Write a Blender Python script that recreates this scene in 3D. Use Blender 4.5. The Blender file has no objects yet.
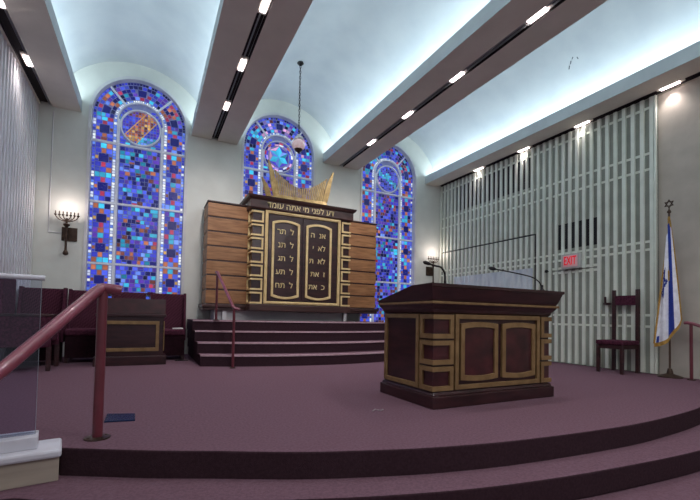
import bpy, bmesh, math, random
from math import sin, cos, pi, sqrt, atan2, radians
from mathutils import Vector, Matrix
random.seed(11)
SC = bpy.context.scene
C = SC.collection

# ------------------------------------------------------------------ colour and materials
def lin(c):
    c = c / 255.0
    return c / 12.92 if c <= 0.04045 else ((c + 0.055) / 1.055) ** 2.4
def rgb(r, g, b): return (lin(r), lin(g), lin(b), 1.0)

def mat(name, col, rough=.6, col2=None, scale=8., stretch=(1, 1, 1), bump=0., bscale=None, metal=0., spec=.5,
        emit=None, estr=0., detail=6., lo=.35, hi=.65, coat=0.):
    m = bpy.data.materials.new(name); m.use_nodes = True
    nt = m.node_tree; b = nt.nodes['Principled BSDF']
    b.inputs['Base Color'].default_value = col
    b.inputs['Roughness'].default_value = rough
    b.inputs['Metallic'].default_value = metal
    b.inputs['Specular IOR Level'].default_value = spec
    b.inputs['Coat Weight'].default_value = coat
    tc = nt.nodes.new('ShaderNodeTexCoord'); mp = nt.nodes.new('ShaderNodeMapping')
    nt.links.new(tc.outputs['Object'], mp.inputs['Vector']); mp.inputs['Scale'].default_value = stretch
    if col2:
        n = nt.nodes.new('ShaderNodeTexNoise'); n.inputs['Scale'].default_value = scale; n.inputs['Detail'].default_value = detail
        r = nt.nodes.new('ShaderNodeValToRGB'); r.color_ramp.elements[0].color = col; r.color_ramp.elements[1].color = col2
        r.color_ramp.elements[0].position = lo; r.color_ramp.elements[1].position = hi
        nt.links.new(mp.outputs['Vector'], n.inputs['Vector']); nt.links.new(n.outputs['Fac'], r.inputs['Fac'])
        nt.links.new(r.outputs['Color'], b.inputs['Base Color'])
    if bump:
        n2 = nt.nodes.new('ShaderNodeTexNoise'); n2.inputs['Scale'].default_value = bscale or scale; n2.inputs['Detail'].default_value = 4
        bp = nt.nodes.new('ShaderNodeBump'); bp.inputs['Strength'].default_value = bump; bp.inputs['Distance'].default_value = .01
        nt.links.new(mp.outputs['Vector'], n2.inputs['Vector']); nt.links.new(n2.outputs['Fac'], bp.inputs['Height'])
        nt.links.new(bp.outputs['Normal'], b.inputs['Normal'])
    if emit:
        b.inputs['Emission Color'].default_value = emit; b.inputs['Emission Strength'].default_value = estr
    return m

def attr_mat(name, rough, emis, base=1.0):
    m = bpy.data.materials.new(name); m.use_nodes = True
    nt = m.node_tree; b = nt.nodes['Principled BSDF']
    a = nt.nodes.new('ShaderNodeAttribute'); a.attribute_name = 'Col'
    n = nt.nodes.new('ShaderNodeTexNoise'); n.inputs['Scale'].default_value = 14
    tc = nt.nodes.new('ShaderNodeTexCoord'); nt.links.new(tc.outputs['Object'], n.inputs['Vector'])
    mr = nt.nodes.new('ShaderNodeMapRange'); mr.inputs['To Min'].default_value = .72; mr.inputs['To Max'].default_value = 1.28
    nt.links.new(n.outputs['Fac'], mr.inputs['Value'])
    mx = nt.nodes.new('ShaderNodeVectorMath'); mx.operation = 'SCALE'
    nt.links.new(a.outputs['Color'], mx.inputs[0]); nt.links.new(mr.outputs['Result'], mx.inputs['Scale'])
    if base == 1.0:
        nt.links.new(mx.outputs['Vector'], b.inputs['Base Color'])
    else:
        mb = nt.nodes.new('ShaderNodeVectorMath'); mb.operation = 'SCALE'; mb.inputs['Scale'].default_value = base
        nt.links.new(mx.outputs['Vector'], mb.inputs[0]); nt.links.new(mb.outputs['Vector'], b.inputs['Base Color'])
    if emis:
        nt.links.new(mx.outputs['Vector'], b.inputs['Emission Color']); b.inputs['Emission Strength'].default_value = emis
    b.inputs['Roughness'].default_value = rough
    return m

M = {}
M['plaster'] = mat('wall_plaster', rgb(220, 223, 215), .85, rgb(212, 215, 207), 3, bump=.05, bscale=60)
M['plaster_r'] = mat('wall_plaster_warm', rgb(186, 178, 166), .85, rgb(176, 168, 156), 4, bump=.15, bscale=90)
M['vault'] = mat('vault_plaster', rgb(205, 212, 214), .9, rgb(196, 204, 208), 2.5, bump=.04, bscale=30)
M['soffit'] = mat('beam_soffit_paint', rgb(222, 218, 206), .85, rgb(214, 210, 198), 3)
M['lip'] = mat('beam_lip_paint', rgb(196, 204, 204), .8, rgb(188, 196, 197), 4)
M['slot'] = mat('slot_black', rgb(34, 26, 28), .8, rgb(26, 20, 22), 20)
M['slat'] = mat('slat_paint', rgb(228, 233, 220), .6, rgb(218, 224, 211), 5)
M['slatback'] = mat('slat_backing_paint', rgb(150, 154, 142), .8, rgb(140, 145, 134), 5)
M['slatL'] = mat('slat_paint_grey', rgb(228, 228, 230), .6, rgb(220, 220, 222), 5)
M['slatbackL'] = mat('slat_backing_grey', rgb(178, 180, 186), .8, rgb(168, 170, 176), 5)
M['grille'] = mat('grille_dark', rgb(34, 34, 38), .8, rgb(24, 24, 28), 30)
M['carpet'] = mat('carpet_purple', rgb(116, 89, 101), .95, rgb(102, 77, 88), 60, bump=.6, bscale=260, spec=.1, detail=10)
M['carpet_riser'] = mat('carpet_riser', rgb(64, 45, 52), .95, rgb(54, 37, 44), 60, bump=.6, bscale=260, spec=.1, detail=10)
M['painted_tread_light'] = mat('carpet_painted_light', rgb(196, 168, 176), .9, rgb(178, 148, 158), 20, spec=.1)  # pinkish strip colour paints in the light caught on the tread edges
M['wood'] = mat('ark_board_wood', rgb(168, 122, 80), .45, rgb(122, 82, 50), 3.5, (1.0, 1, 9), bump=.05, bscale=12, lo=.3, hi=.72)
M['darkwood'] = mat('ark_dark_wood', rgb(72, 46, 42), .4, rgb(50, 31, 30), 3, (1, 1, 7))
M['mahog'] = mat('mahogany', rgb(58, 30, 32), .33, rgb(38, 19, 21), 4, (1, 1, 5), coat=.15)
M['mahog_panel'] = mat('mahogany_burl', rgb(76, 34, 38), .3, rgb(34, 15, 18), 6, (1, 1, 1.4), detail=10, coat=.15, lo=.3, hi=.75)
M['gold'] = mat('gold_paint', rgb(226, 202, 148), .5, rgb(208, 182, 128), 10, metal=.1)
M['goldtrim'] = mat('dull_gold_trim', rgb(142, 114, 76), .5, rgb(122, 96, 62), 10, metal=.2)
M['brass'] = mat('brass_leaf', rgb(190, 164, 108), .45, rgb(150, 124, 76), 12, metal=.35)
M['letter'] = mat('gold_letter', rgb(232, 212, 160), .4, rgb(220, 198, 142), 20, metal=.1)
M['white'] = mat('white_paint', rgb(216, 216, 216), .5, rgb(205, 206, 208), 6)
M['capwhite'] = mat('cap_white', rgb(206, 206, 214), .45, rgb(196, 196, 205), 6)
M['basetan'] = mat('parapet_base_tan', rgb(170, 158, 144), .7, rgb(156, 145, 132), 2, (1, 1, 8))
M['railred'] = mat('rail_burgundy', rgb(106, 46, 56), .35, rgb(94, 38, 48), 6, coat=.2)
M['railtop'] = mat('rail_burgundy_pale', rgb(132, 66, 82), .3, rgb(118, 56, 70), 6, coat=.3)  # a paler burgundy than the posts
M['fabric'] = mat('seat_fabric', rgb(88, 44, 62), .9, rgb(58, 26, 40), 40, bump=.3, bscale=120, spec=.15)
M['darkfab'] = mat('seat_base_cloth', rgb(44, 22, 30), .95, rgb(32, 16, 22), 30, bump=.3, bscale=120, spec=.1)
M['chairleg'] = mat('dark_chair_wood', rgb(60, 30, 32), .45, rgb(42, 20, 22), 5, (1, 1, 5))
M['bronze'] = mat('bronze', rgb(84, 66, 54), .45, rgb(58, 44, 36), 12, metal=.6)
M['black'] = mat('black_metal', rgb(24, 23, 25), .4, rgb(18, 17, 19), 12, metal=.3)
M['came'] = mat('lead_came', rgb(120, 126, 150), .5, rgb(104, 110, 136), 12, metal=.2, emit=rgb(92, 98, 150), estr=.5)  # faint lavender emission paints the window bloom onto the lead lines
M['bar'] = mat('window_bar', rgb(206, 208, 212), .5, rgb(190, 194, 200), 10, emit=rgb(150, 156, 180), estr=.32)  # slight emission painted in for the light falling on the bars
M['glass'] = attr_mat('stained_glass', .25, .9, .2)
M['lampglow'] = mat('lamp_glow', rgb(255, 240, 240), .5, rgb(250, 235, 236), 5, emit=(1, .86, .88, 1), estr=6)
M['candle'] = mat('candle_bulb', rgb(255, 240, 225), .5, rgb(250, 235, 220), 5, emit=(1, .85, .75, 1), estr=2.5)
M['drape'] = mat('drape_cloth', rgb(214, 220, 222), .9, rgb(184, 194, 203), 5, (1, 1.8, .5), detail=5)
M['exitbox'] = mat('exit_housing', rgb(190, 192, 188), .5, rgb(180, 182, 178), 8)
M['exitface'] = mat('exit_face', rgb(226, 190, 190), .5, rgb(220, 182, 182), 8, emit=rgb(240, 150, 155), estr=.06)
M['exitred'] = mat('exit_letter', rgb(220, 30, 50), .5, rgb(210, 24, 44), 8, emit=rgb(255, 20, 45), estr=.4)
M['plate_reflection'] = mat('plate_painted_reflection', rgb(10, 34, 72), .2, rgb(8, 26, 58), 8, coat=.4)  # blue base colour paints the window's reflection into the plate
M['paper'] = mat('paper', rgb(225, 222, 218), .7, rgb(215, 212, 208), 8)
M['scrap'] = mat('scrap_grey', rgb(165, 150, 156), .8, rgb(150, 136, 142), 8)
M['flag'] = attr_mat('flag_cloth', .85, 0)
M['fringe'] = mat('gold_fringe', rgb(190, 150, 70), .7, rgb(150, 112, 44), 60)
M['poleW'] = mat('flag_pole_wood', rgb(84, 62, 46), .4, rgb(64, 46, 34), 6, (1, 1, .3))
M['globe'] = mat('lamp_globe_glass', rgb(236, 226, 226), .25, rgb(214, 176, 182), 14, emit=rgb(240, 205, 205), estr=.25)
M['glimpse_blue'] = mat('painted_window_glimpse', rgb(60, 90, 220), .15, rgb(40, 60, 190), 9, emit=rgb(90, 120, 240), estr=.5)  # emission paints in blue window light glimpsed between the chairs
M['mark'] = mat('vault_mark', rgb(120, 130, 136), .9, rgb(104, 114, 120), 40)

# patterned upholstery: small repeating diamonds woven into the cloth
def woven():
    m = bpy.data.materials.new('woven_upholstery'); m.use_nodes = True
    nt = m.node_tree; b = nt.nodes['Principled BSDF']; b.inputs['Roughness'].default_value = .9
    b.inputs['Specular IOR Level'].default_value = .15
    tc = nt.nodes.new('ShaderNodeTexCoord'); mp = nt.nodes.new('ShaderNodeMapping')
    mp.inputs['Rotation'].default_value = (0, radians(45), radians(45)); mp.inputs['Scale'].default_value = (52, 52, 52)
    ck = nt.nodes.new('ShaderNodeTexChecker'); ck.inputs['Scale'].default_value = 1
    ck.inputs['Color1'].default_value = rgb(92, 50, 66); ck.inputs['Color2'].default_value = rgb(60, 28, 42)
    nt.links.new(tc.outputs['Object'], mp.inputs['Vector']); nt.links.new(mp.outputs['Vector'], ck.inputs['Vector'])
    nt.links.new(ck.outputs['Color'], b.inputs['Base Color'])
    return m
M['fabric_back'] = woven()

def clear_glass():
    m = bpy.data.materials.new('clear_glass'); m.use_nodes = True
    nt = m.node_tree; nt.nodes.remove(nt.nodes['Principled BSDF']); out = nt.nodes['Material Output']
    tr = nt.nodes.new('ShaderNodeBsdfTransparent'); tr.inputs['Color'].default_value = (.86, .88, .95, 1)
    gl = nt.nodes.new('ShaderNodeBsdfGlossy'); gl.inputs['Roughness'].default_value = .03
    fr = nt.nodes.new('ShaderNodeFresnel'); fr.inputs['IOR'].default_value = 1.45
    mx = nt.nodes.new('ShaderNodeMixShader')
    nt.links.new(fr.outputs['Fac'], mx.inputs['Fac']); nt.links.new(tr.outputs['BSDF'], mx.inputs[1]); nt.links.new(gl.outputs['BSDF'], mx.inputs[2])
    nt.links.new(mx.outputs['Shader'], out.inputs['Surface'])
    return m
M['clear'] = clear_glass()
M['glassedge'] = mat('glass_edge', rgb(150, 160, 170), .2, rgb(140, 150, 160), 5)

# ------------------------------------------------------------------ mesh builder
class MB:
    def __init__(s): s.v = []; s.f = []; s.m = []; s.c = []
    def face(s, pts, mi=0, col=None):
        n = len(s.v); s.v.extend([tuple(p) for p in pts]); s.f.append(tuple(range(n, n + len(pts)))); s.m.append(mi); s.c.append(col)
    def faces(s, verts, faces, mi=0, col=None):
        n = len(s.v); s.v.extend([tuple(p) for p in verts])
        for f in faces: s.f.append(tuple(n + i for i in f)); s.m.append(mi); s.c.append(col)
        return s
    def box(s, x0, x1, y0, y1, z0, z1, mi=0, mx=None, taper=0, col=None):
        t = taper
        v = [(x0, y0, z0), (x1, y0, z0), (x1, y1, z0), (x0, y1, z0), (x0 + t, y0 + t, z1), (x1 - t, y0 + t, z1), (x1 - t, y1 - t, z1), (x0 + t, y1 - t, z1)]
        if mx is not None: v = [mx @ Vector(p) for p in v]
        return s.faces(v, [(0, 3, 2, 1), (4, 5, 6, 7), (0, 1, 5, 4), (1, 2, 6, 5), (2, 3, 7, 6), (3, 0, 4, 7)], mi, col)
    def hexa(s, b, t, mi=0):        # bottom quad, top quad (same winding)
        return s.faces(list(b) + list(t), [(3, 2, 1, 0), (4, 5, 6, 7), (0, 1, 5, 4), (1, 2, 6, 5), (2, 3, 7, 6), (3, 0, 4, 7)], mi)
    def prism(s, poly, z0, z1, mi=0, mside=None, mp=None):
        mp = mp or (lambda u, v, d: (u, v, d))
        n = len(poly); v = [mp(u, w, z0) for u, w in poly] + [mp(u, w, z1) for u, w in poly]
        s.faces(v, [tuple(range(n))[::-1], tuple(range(n, 2 * n))], mi)
        s.faces(v, [(i, (i + 1) % n, n + (i + 1) % n, n + i) for i in range(n)], mi if mside is None else mside)
        return s
    def ring(s, outer, inner, mp, d0, d1, mi=0, closed=True):
        n = len(outer)
        v = [mp(*p, d1) for p in outer] + [mp(*p, d1) for p in inner] + [mp(*p, d0) for p in outer] + [mp(*p, d0) for p in inner]
        fs = []
        for i in range(n if closed else n - 1):
            j = (i + 1) % n
            fs += [(i, j, n + j, n + i), (2 * n + i, 2 * n + j, j, i), (n + i, n + j, 3 * n + j, 3 * n + i), (2 * n + j, 2 * n + i, 3 * n + i, 3 * n + j)]
        if not closed:
            fs += [(0, n, 3 * n, 2 * n), (n - 1, 3 * n - 1, 4 * n - 1, 2 * n - 1)]
        return s.faces(v, fs, mi)
    def tube(s, pts, r, n=10, mi=0, sx=1.0, cap=True):
        pts = [Vector(p) for p in pts]; rs = r if isinstance(r, (list, tuple)) else [r] * len(pts)
        v = []; prev = None
        for i, p in enumerate(pts):
            t = (pts[min(i + 1, len(pts) - 1)] - pts[max(i - 1, 0)]).normalized()
            if prev is None:
                a = Vector((0, 0, 1)) if abs(t.z) < .9 else Vector((1, 0, 0))
                u = t.cross(a).normalized()
            else:
                u = (prev - t * prev.dot(t)).normalized()
            prev = u; w = t.cross(u)
            for k in range(n):
                a = 2 * pi * k / n; v.append(p + u * (cos(a) * rs[i] * sx) + w * (sin(a) * rs[i]))
        f = []
        for i in range(len(pts) - 1):
            for k in range(n):
                k2 = (k + 1) % n; f.append((i * n + k, i * n + k2, (i + 1) * n + k2, (i + 1) * n + k))
        if cap: f += [tuple(range(n))[::-1], tuple(range((len(pts) - 1) * n, len(pts) * n))]
        return s.faces(v, f, mi)
    def lathe(s, prof, cx, cy, n=20, mi=0, cz=0):
        v = []; f = []
        for r, z in prof:
            for k in range(n):
                a = 2 * pi * k / n; v.append((cx + r * cos(a), cy + r * sin(a), cz + z))
        for i in range(len(prof) - 1):
            for k in range(n):
                k2 = (k + 1) % n; f.append((i * n + k, i * n + k2, (i + 1) * n + k2, (i + 1) * n + k))
        f += [tuple(range(n))[::-1], tuple(range((len(prof) - 1) * n, len(prof) * n))]
        return s.faces(v, f, mi)
    def build(s, name, mats, parent=None, smooth=False, bevel=0., fix=True, solidify=0.):
        me = bpy.data.meshes.new(name)
        off = Vector(parent.matrix_world.translation) if parent is not None else Vector((0, 0, 0))
        if parent is not None and parent.parent is not None: off = world_off(parent)
        elif parent is not None: off = world_off(parent)
        inv = Matrix.Rotation(-world_rot(parent), 4, 'Z') if parent is not None else Matrix()
        me.from_pydata([inv @ (Vector(p) - off) for p in s.v], [], s.f)
        ms = mats if isinstance(mats, (list, tuple)) else [mats]
        for m in ms: me.materials.append(m)
        for p, mi in zip(me.polygons, s.m): p.material_index = mi; p.use_smooth = smooth
        if any(c is not None for c in s.c):
            ca = me.color_attributes.new('Col', 'FLOAT_COLOR', 'CORNER')
            for p, c in zip(me.polygons, s.c):
                for li in p.loop_indices: ca.data[li].color = c or (.5, .5, .5, 1)
        if fix:
            bm = bmesh.new(); bm.from_mesh(me)
            bmesh.ops.remove_doubles(bm, verts=bm.verts, dist=1e-5)
            bmesh.ops.recalc_face_normals(bm, faces=bm.faces); bm.to_mesh(me); bm.free()
        o = bpy.data.objects.new(name, me); C.objects.link(o)
        if parent is not None: o.parent = parent
        if smooth:
            for p in me.polygons: p.use_smooth = True
            try: me.set_sharp_from_angle(angle=radians(40))
            except Exception: pass
        if bevel:
            bv = o.modifiers.new('edge', 'BEVEL'); bv.width = bevel; bv.segments = 2; bv.limit_method = 'ANGLE'; bv.angle_limit = radians(50)
        return o

OFF = {}
def world_off(o):
    if o is None: return Vector((0, 0, 0))
    return OFF.get(o.name, world_off(o.parent))
def world_rot(o):
    return 0.0
def thing(name, label, cat, loc, group=None):
    o = bpy.data.objects.new(name, None); C.objects.link(o); o.location = loc
    o.empty_display_size = .1
    o['label'] = label; o['category'] = cat
    if group: o['group'] = group
    OFF[o.name] = Vector(loc)
    return o
def tag(o, label, cat, group=None):
    o['label'] = label; o['category'] = cat
    if group: o['group'] = group
    return o
def struct(o, label=None):
    o['kind'] = 'structure'
    if label: o['label'] = label
    return o
def dup(root, loc, label, rz=0.):
    r = root.copy(); C.objects.link(r); r.location = loc; r.rotation_euler = (0, 0, rz); r['label'] = label
    for ch in list(root.children):
        c = ch.copy(); C.objects.link(c); c.parent = r
        for g in list(ch.children):
            d = g.copy(); C.objects.link(d); d.parent = c
    return r

def words_apart(me, raw, name, mats, parent, size):
    # one mesh per word: cut where the gap between neighbouring letters is wide
    spans = sorted((min(raw[i] for i in p.vertices), max(raw[i] for i in p.vertices)) for p in me.polygons)
    cuts = []; hi = spans[0][1]
    for a, b in spans:
        if a - hi > size * .17: cuts.append((a + hi) / 2)
        hi = max(hi, b)
    last = None
    for k in range(len(cuts) + 1):
        lo_ = cuts[k - 1] if k else -1e9; hi_ = cuts[k] if k < len(cuts) else 1e9
        idx = [i for i, x in enumerate(raw) if lo_ <= x < hi_]; mp = {i: j for j, i in enumerate(idx)}
        m2 = bpy.data.meshes.new(name)
        m2.from_pydata([tuple(me.vertices[i].co) for i in idx], [], [tuple(mp[i] for i in p.vertices) for p in me.polygons if p.vertices[0] in mp])
        m2.materials.append(mats)
        last = bpy.data.objects.new(name, m2); C.objects.link(last); last.parent = parent
    return last

def text(s, name, size, place, mats, parent, depth=.012, align='CENTER', sx=1.0, bold=0.):
    cu = bpy.data.curves.new('lettering_curve', 'FONT'); cu.body = s; cu.size = size; cu.extrude = depth / 2; cu.offset = size * bold
    cu.align_x = align; cu.align_y = 'CENTER'; cu.resolution_u = 3
    ob = bpy.data.objects.new('lettering_source', cu); C.objects.link(ob)
    bpy.context.view_layer.update()
    me = bpy.data.meshes.new_from_object(ob); bpy.data.objects.remove(ob); bpy.data.curves.remove(cu)
    off = world_off(parent)
    raw = [v.co.x * sx for v in me.vertices]
    for v in me.vertices: v.co = Vector(place(v.co.x * sx, v.co.y, v.co.z)) - off
    return words_apart(me, raw, name, mats, parent, size * sx)
def rtl(s): return s[::-1]

def catmull(P, n=8):
    out = []
    Q = [P[0]] + list(P) + [P[-1]]
    for i in range(1, len(Q) - 2):
        a, b, c, d = Q[i - 1:i + 3]
        for k in range(n):
            t = k / n
            out.append(tuple(.5 * (2 * b[j] + (c[j] - a[j]) * t + (2 * a[j] - 5 * b[j] + 4 * c[j] - d[j]) * t * t + (3 * b[j] - a[j] - 3 * c[j] + d[j]) * t ** 3) for j in range(len(b))))
    out.append(tuple(P[-1])); return out

# ------------------------------------------------------------------ dimensions of the room (metres)
W = 8.10                    # window wall
XL, XR = -1.78, 6.73        # side walls
YN = -4.0                   # open end of the hall
ZB, ZT = 4.18, 4.385        # beam soffit and lip top
BEAMS = [(-1.78, -1.13), (.626, 1.486), (3.36, 4.255), (6.19, 6.80)]
BAYS = [(-.27, 1.33), (2.433, 1.377), (5.21, 1.40)]     # vault axis, radius
VZ = 3.95
WINX = [-.225, 2.385, 5.125]; WR = .76; WZ0, WZ1, WZ2, WZ3, WZC = .52, 1.615, 2.70, 3.78, 4.235

# ------------------------------------------------------------------ floors and steps
mb = MB(); mb.prism([(-6, -4), (9, -4), (9, 3.4), (-6, 3.4)], -.36, -.31)
struct(mb.build('floor', M['carpet']))
e1 = [(-.41, 2.72), (.03, 2.48), (.33, 2.34), (.78, 2.125), (1.22, 1.97), (1.62, 1.862), (2.13, 1.775), (2.88, 1.712), (3.52, 1.703), (4.46, 1.785), (5.3, 1.97), (6.1, 2.22), (6.85, 2.52)]
e1 = [(-1.8, 2.46), (-.46, 2.80)] + catmull(e1, 6)
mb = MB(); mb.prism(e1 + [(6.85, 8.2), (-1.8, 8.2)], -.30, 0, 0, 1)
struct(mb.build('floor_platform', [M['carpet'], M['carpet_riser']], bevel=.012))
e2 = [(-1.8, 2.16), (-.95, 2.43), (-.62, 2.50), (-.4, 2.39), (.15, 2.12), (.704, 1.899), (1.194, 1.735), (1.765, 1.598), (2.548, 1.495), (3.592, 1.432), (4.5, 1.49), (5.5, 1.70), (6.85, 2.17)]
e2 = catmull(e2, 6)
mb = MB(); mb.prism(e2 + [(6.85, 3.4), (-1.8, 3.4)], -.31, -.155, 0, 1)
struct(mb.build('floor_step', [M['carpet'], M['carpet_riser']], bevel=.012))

# ------------------------------------------------------------------ walls
xs = sorted(set([XL, XR] + [round(cx + (WR + .045) * cos(pi * k / 32), 5) for cx in WINX for k in range(33)]))
Rw = WR + .045
mb = MB(); REV = .13
for a, b in zip(xs, xs[1:]):
    mid = (a + b) / 2; hole = next((cx for cx in WINX if abs(mid - cx) < Rw), None)
    if hole is None: mb.face([(a, W, -.1), (b, W, -.1), (b, W, 5.7), (a, W, 5.7)])
    else:
        za = WZC + sqrt(max(0, Rw * Rw - (a - hole) ** 2)); zb = WZC + sqrt(max(0, Rw * Rw - (b - hole) ** 2)); zs = WZ0 - .045
        mb.face([(a, W, -.1), (b, W, -.1), (b, W, zs), (a, W, zs)])
        mb.face([(a, W, za), (b, W, zb), (b, W, 5.7), (a, W, 5.7)])
        mb.face([(a, W, za), (b, W, zb), (b, W + REV, zb), (a, W + REV, za)])
        mb.face([(a, W, zs), (b, W, zs), (b, W + REV, zs), (a, W + REV, zs)])
for cx in WINX:
    for sgn in (-1, 1):
        x = cx + sgn * Rw; mb.face([(x, W, WZ0 - .045), (x, W + REV, WZ0 - .045), (x, W + REV, WZC), (x, W, WZC)])
struct(mb.build('wall_back', M['plaster'], fix=False))
mb = MB(); mb.box(XL - .1, XL, YN, W, -.35, 4.4); struct(mb.build('wall_left', M['plaster']))
mb = MB(); mb.box(XR, XR + .1, YN, W, -.35, 4.4); struct(mb.build('wall_right', M['plaster_r']))

# ------------------------------------------------------------------ barrel vaults
mb = MB()
for cx, R in BAYS:
    a0 = math.asin(.24 / R); n = 40
    ang = [a0 + (pi - 2 * a0) * k / n for k in range(n + 1)]
    for p, q in zip(ang, ang[1:]):
        mb.face([(cx + R * cos(p), YN, VZ + R * sin(p)), (cx + R * cos(q), YN, VZ + R * sin(q)), (cx + R * cos(q), W + .02, VZ + R * sin(q)), (cx + R * cos(p), W + .02, VZ + R * sin(p))])
ceil = struct(mb.build('ceiling', M['vault'], smooth=True))
cx, R = BAYS[2]
mb = MB()
random.seed(5)
pts = [(6.154, 4.188), (6.109, 4.131), (6.063, 4.075), (6.039, 4.024), (6.074, 3.997), (6.111, 3.979)]
for (x, y), (x2, y2) in zip(pts[::1], pts[1::1]):
    if random.random() < .85:
        z = VZ + sqrt(R * R - (x - cx) ** 2) - .004; z2 = VZ + sqrt(R * R - (x2 - cx) ** 2) - .004
        mb.tube([(x, y, z), ((x * .3 + x2 * .7), (y * .3 + y2 * .7) + .01, z * .3 + z2 * .7)], .007, 5)
mb.build('crack', M['mark'], ceil)

# beams: soffit strips, a dark slot, lips and trough floor
SLOT = [(-1.56, .11), (1.046, .115), (3.808, .115), (6.62, .12)]
for i, ((a, b), (sx, sw)) in enumerate(zip(BEAMS, SLOT)):
    mb = MB(); s0, s1 = sx - sw / 2, sx + sw / 2
    if i == 0: s0, s1 = -1.69, -1.545
    if i == 3: s0, s1 = 6.575, 6.70
    def strip(x0, x1, mi):
        mb.face([(x0, YN, ZB), (x1, YN, ZB), (x1, W, ZB), (x0, W, ZB)], mi)
    strip(a, s0, 0); strip(s1, b, 0)
    for x in (s0, s1): mb.face([(x, YN, ZB), (x, W, ZB), (x, W, ZB + .05), (x, YN, ZB + .05)], 2)
    mb.face([(s0, YN, ZB + .05), (s1, YN, ZB + .05), (s1, W, ZB + .05), (s0, W, ZB + .05)], 2)
    mb.face([(a, YN, ZB + .06), (b, YN, ZB + .06), (b, W, ZB + .06), (a, W, ZB + .06)], 1)
    for x, wall in ((a, i == 0), (b, i == 3)):
        if wall: continue
        d = .03 if x == a else -.03
        mb.box(min(x, x + d), max(x, x + d), YN, W, ZB + .003, ZT, 1)
    struct(mb.build('trim_%d' % (i + 1), [M['soffit'], M['lip'], M['slot']], fix=False))

# ------------------------------------------------------------------ stained glass windows
def pal(name):
    j = random.uniform(.82, 1.18)
    P = {'royal': (58, 66, 190), 'mid': (76, 92, 214), 'navy': (22, 26, 104), 'ink': (16, 18, 60), 'cyan': (62, 186, 222), 'sky': (104, 140, 236),
         'red': (168, 52, 84), 'orange': (178, 104, 74), 'brown': (112, 62, 58), 'purple': (92, 58, 168), 'white': (222, 232, 252), 'teal': (30, 130, 160),
         'pink': (226, 170, 210), 'lilac': (160, 140, 220), 'gold': (206, 160, 84), 'violet': (74, 60, 180)}
    r, g, b = P[name]
    c = rgb(min(255, r * j), min(255, g * j), min(255, b * min(j * 1.03, 1.15)))
    return c
MIXC = ['royal'] * 9 + ['mid'] * 7 + ['navy'] * 9 + ['ink'] * 2 + ['cyan'] * 5 + ['sky'] * 3 + ['purple'] * 4 + ['red'] * 1 + ['orange'] * 1 + ['brown'] * 3 + ['violet'] * 5 + ['teal'] * 2
MIXS = ['royal'] * 5 + ['mid'] * 5 + ['navy'] * 3 + ['cyan'] * 3 + ['sky'] * 2 + ['orange'] * 3 + ['brown'] * 2 + ['red'] * 2 + ['purple'] * 3
MIXR = ['royal'] * 4 + ['mid'] * 4 + ['navy'] * 6 + ['ink'] * 5 + ['cyan'] * 3 + ['teal'] * 2 + ['sky'] * 2 + ['red'] * 1 + ['brown'] * 2 + ['purple'] * 2

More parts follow.
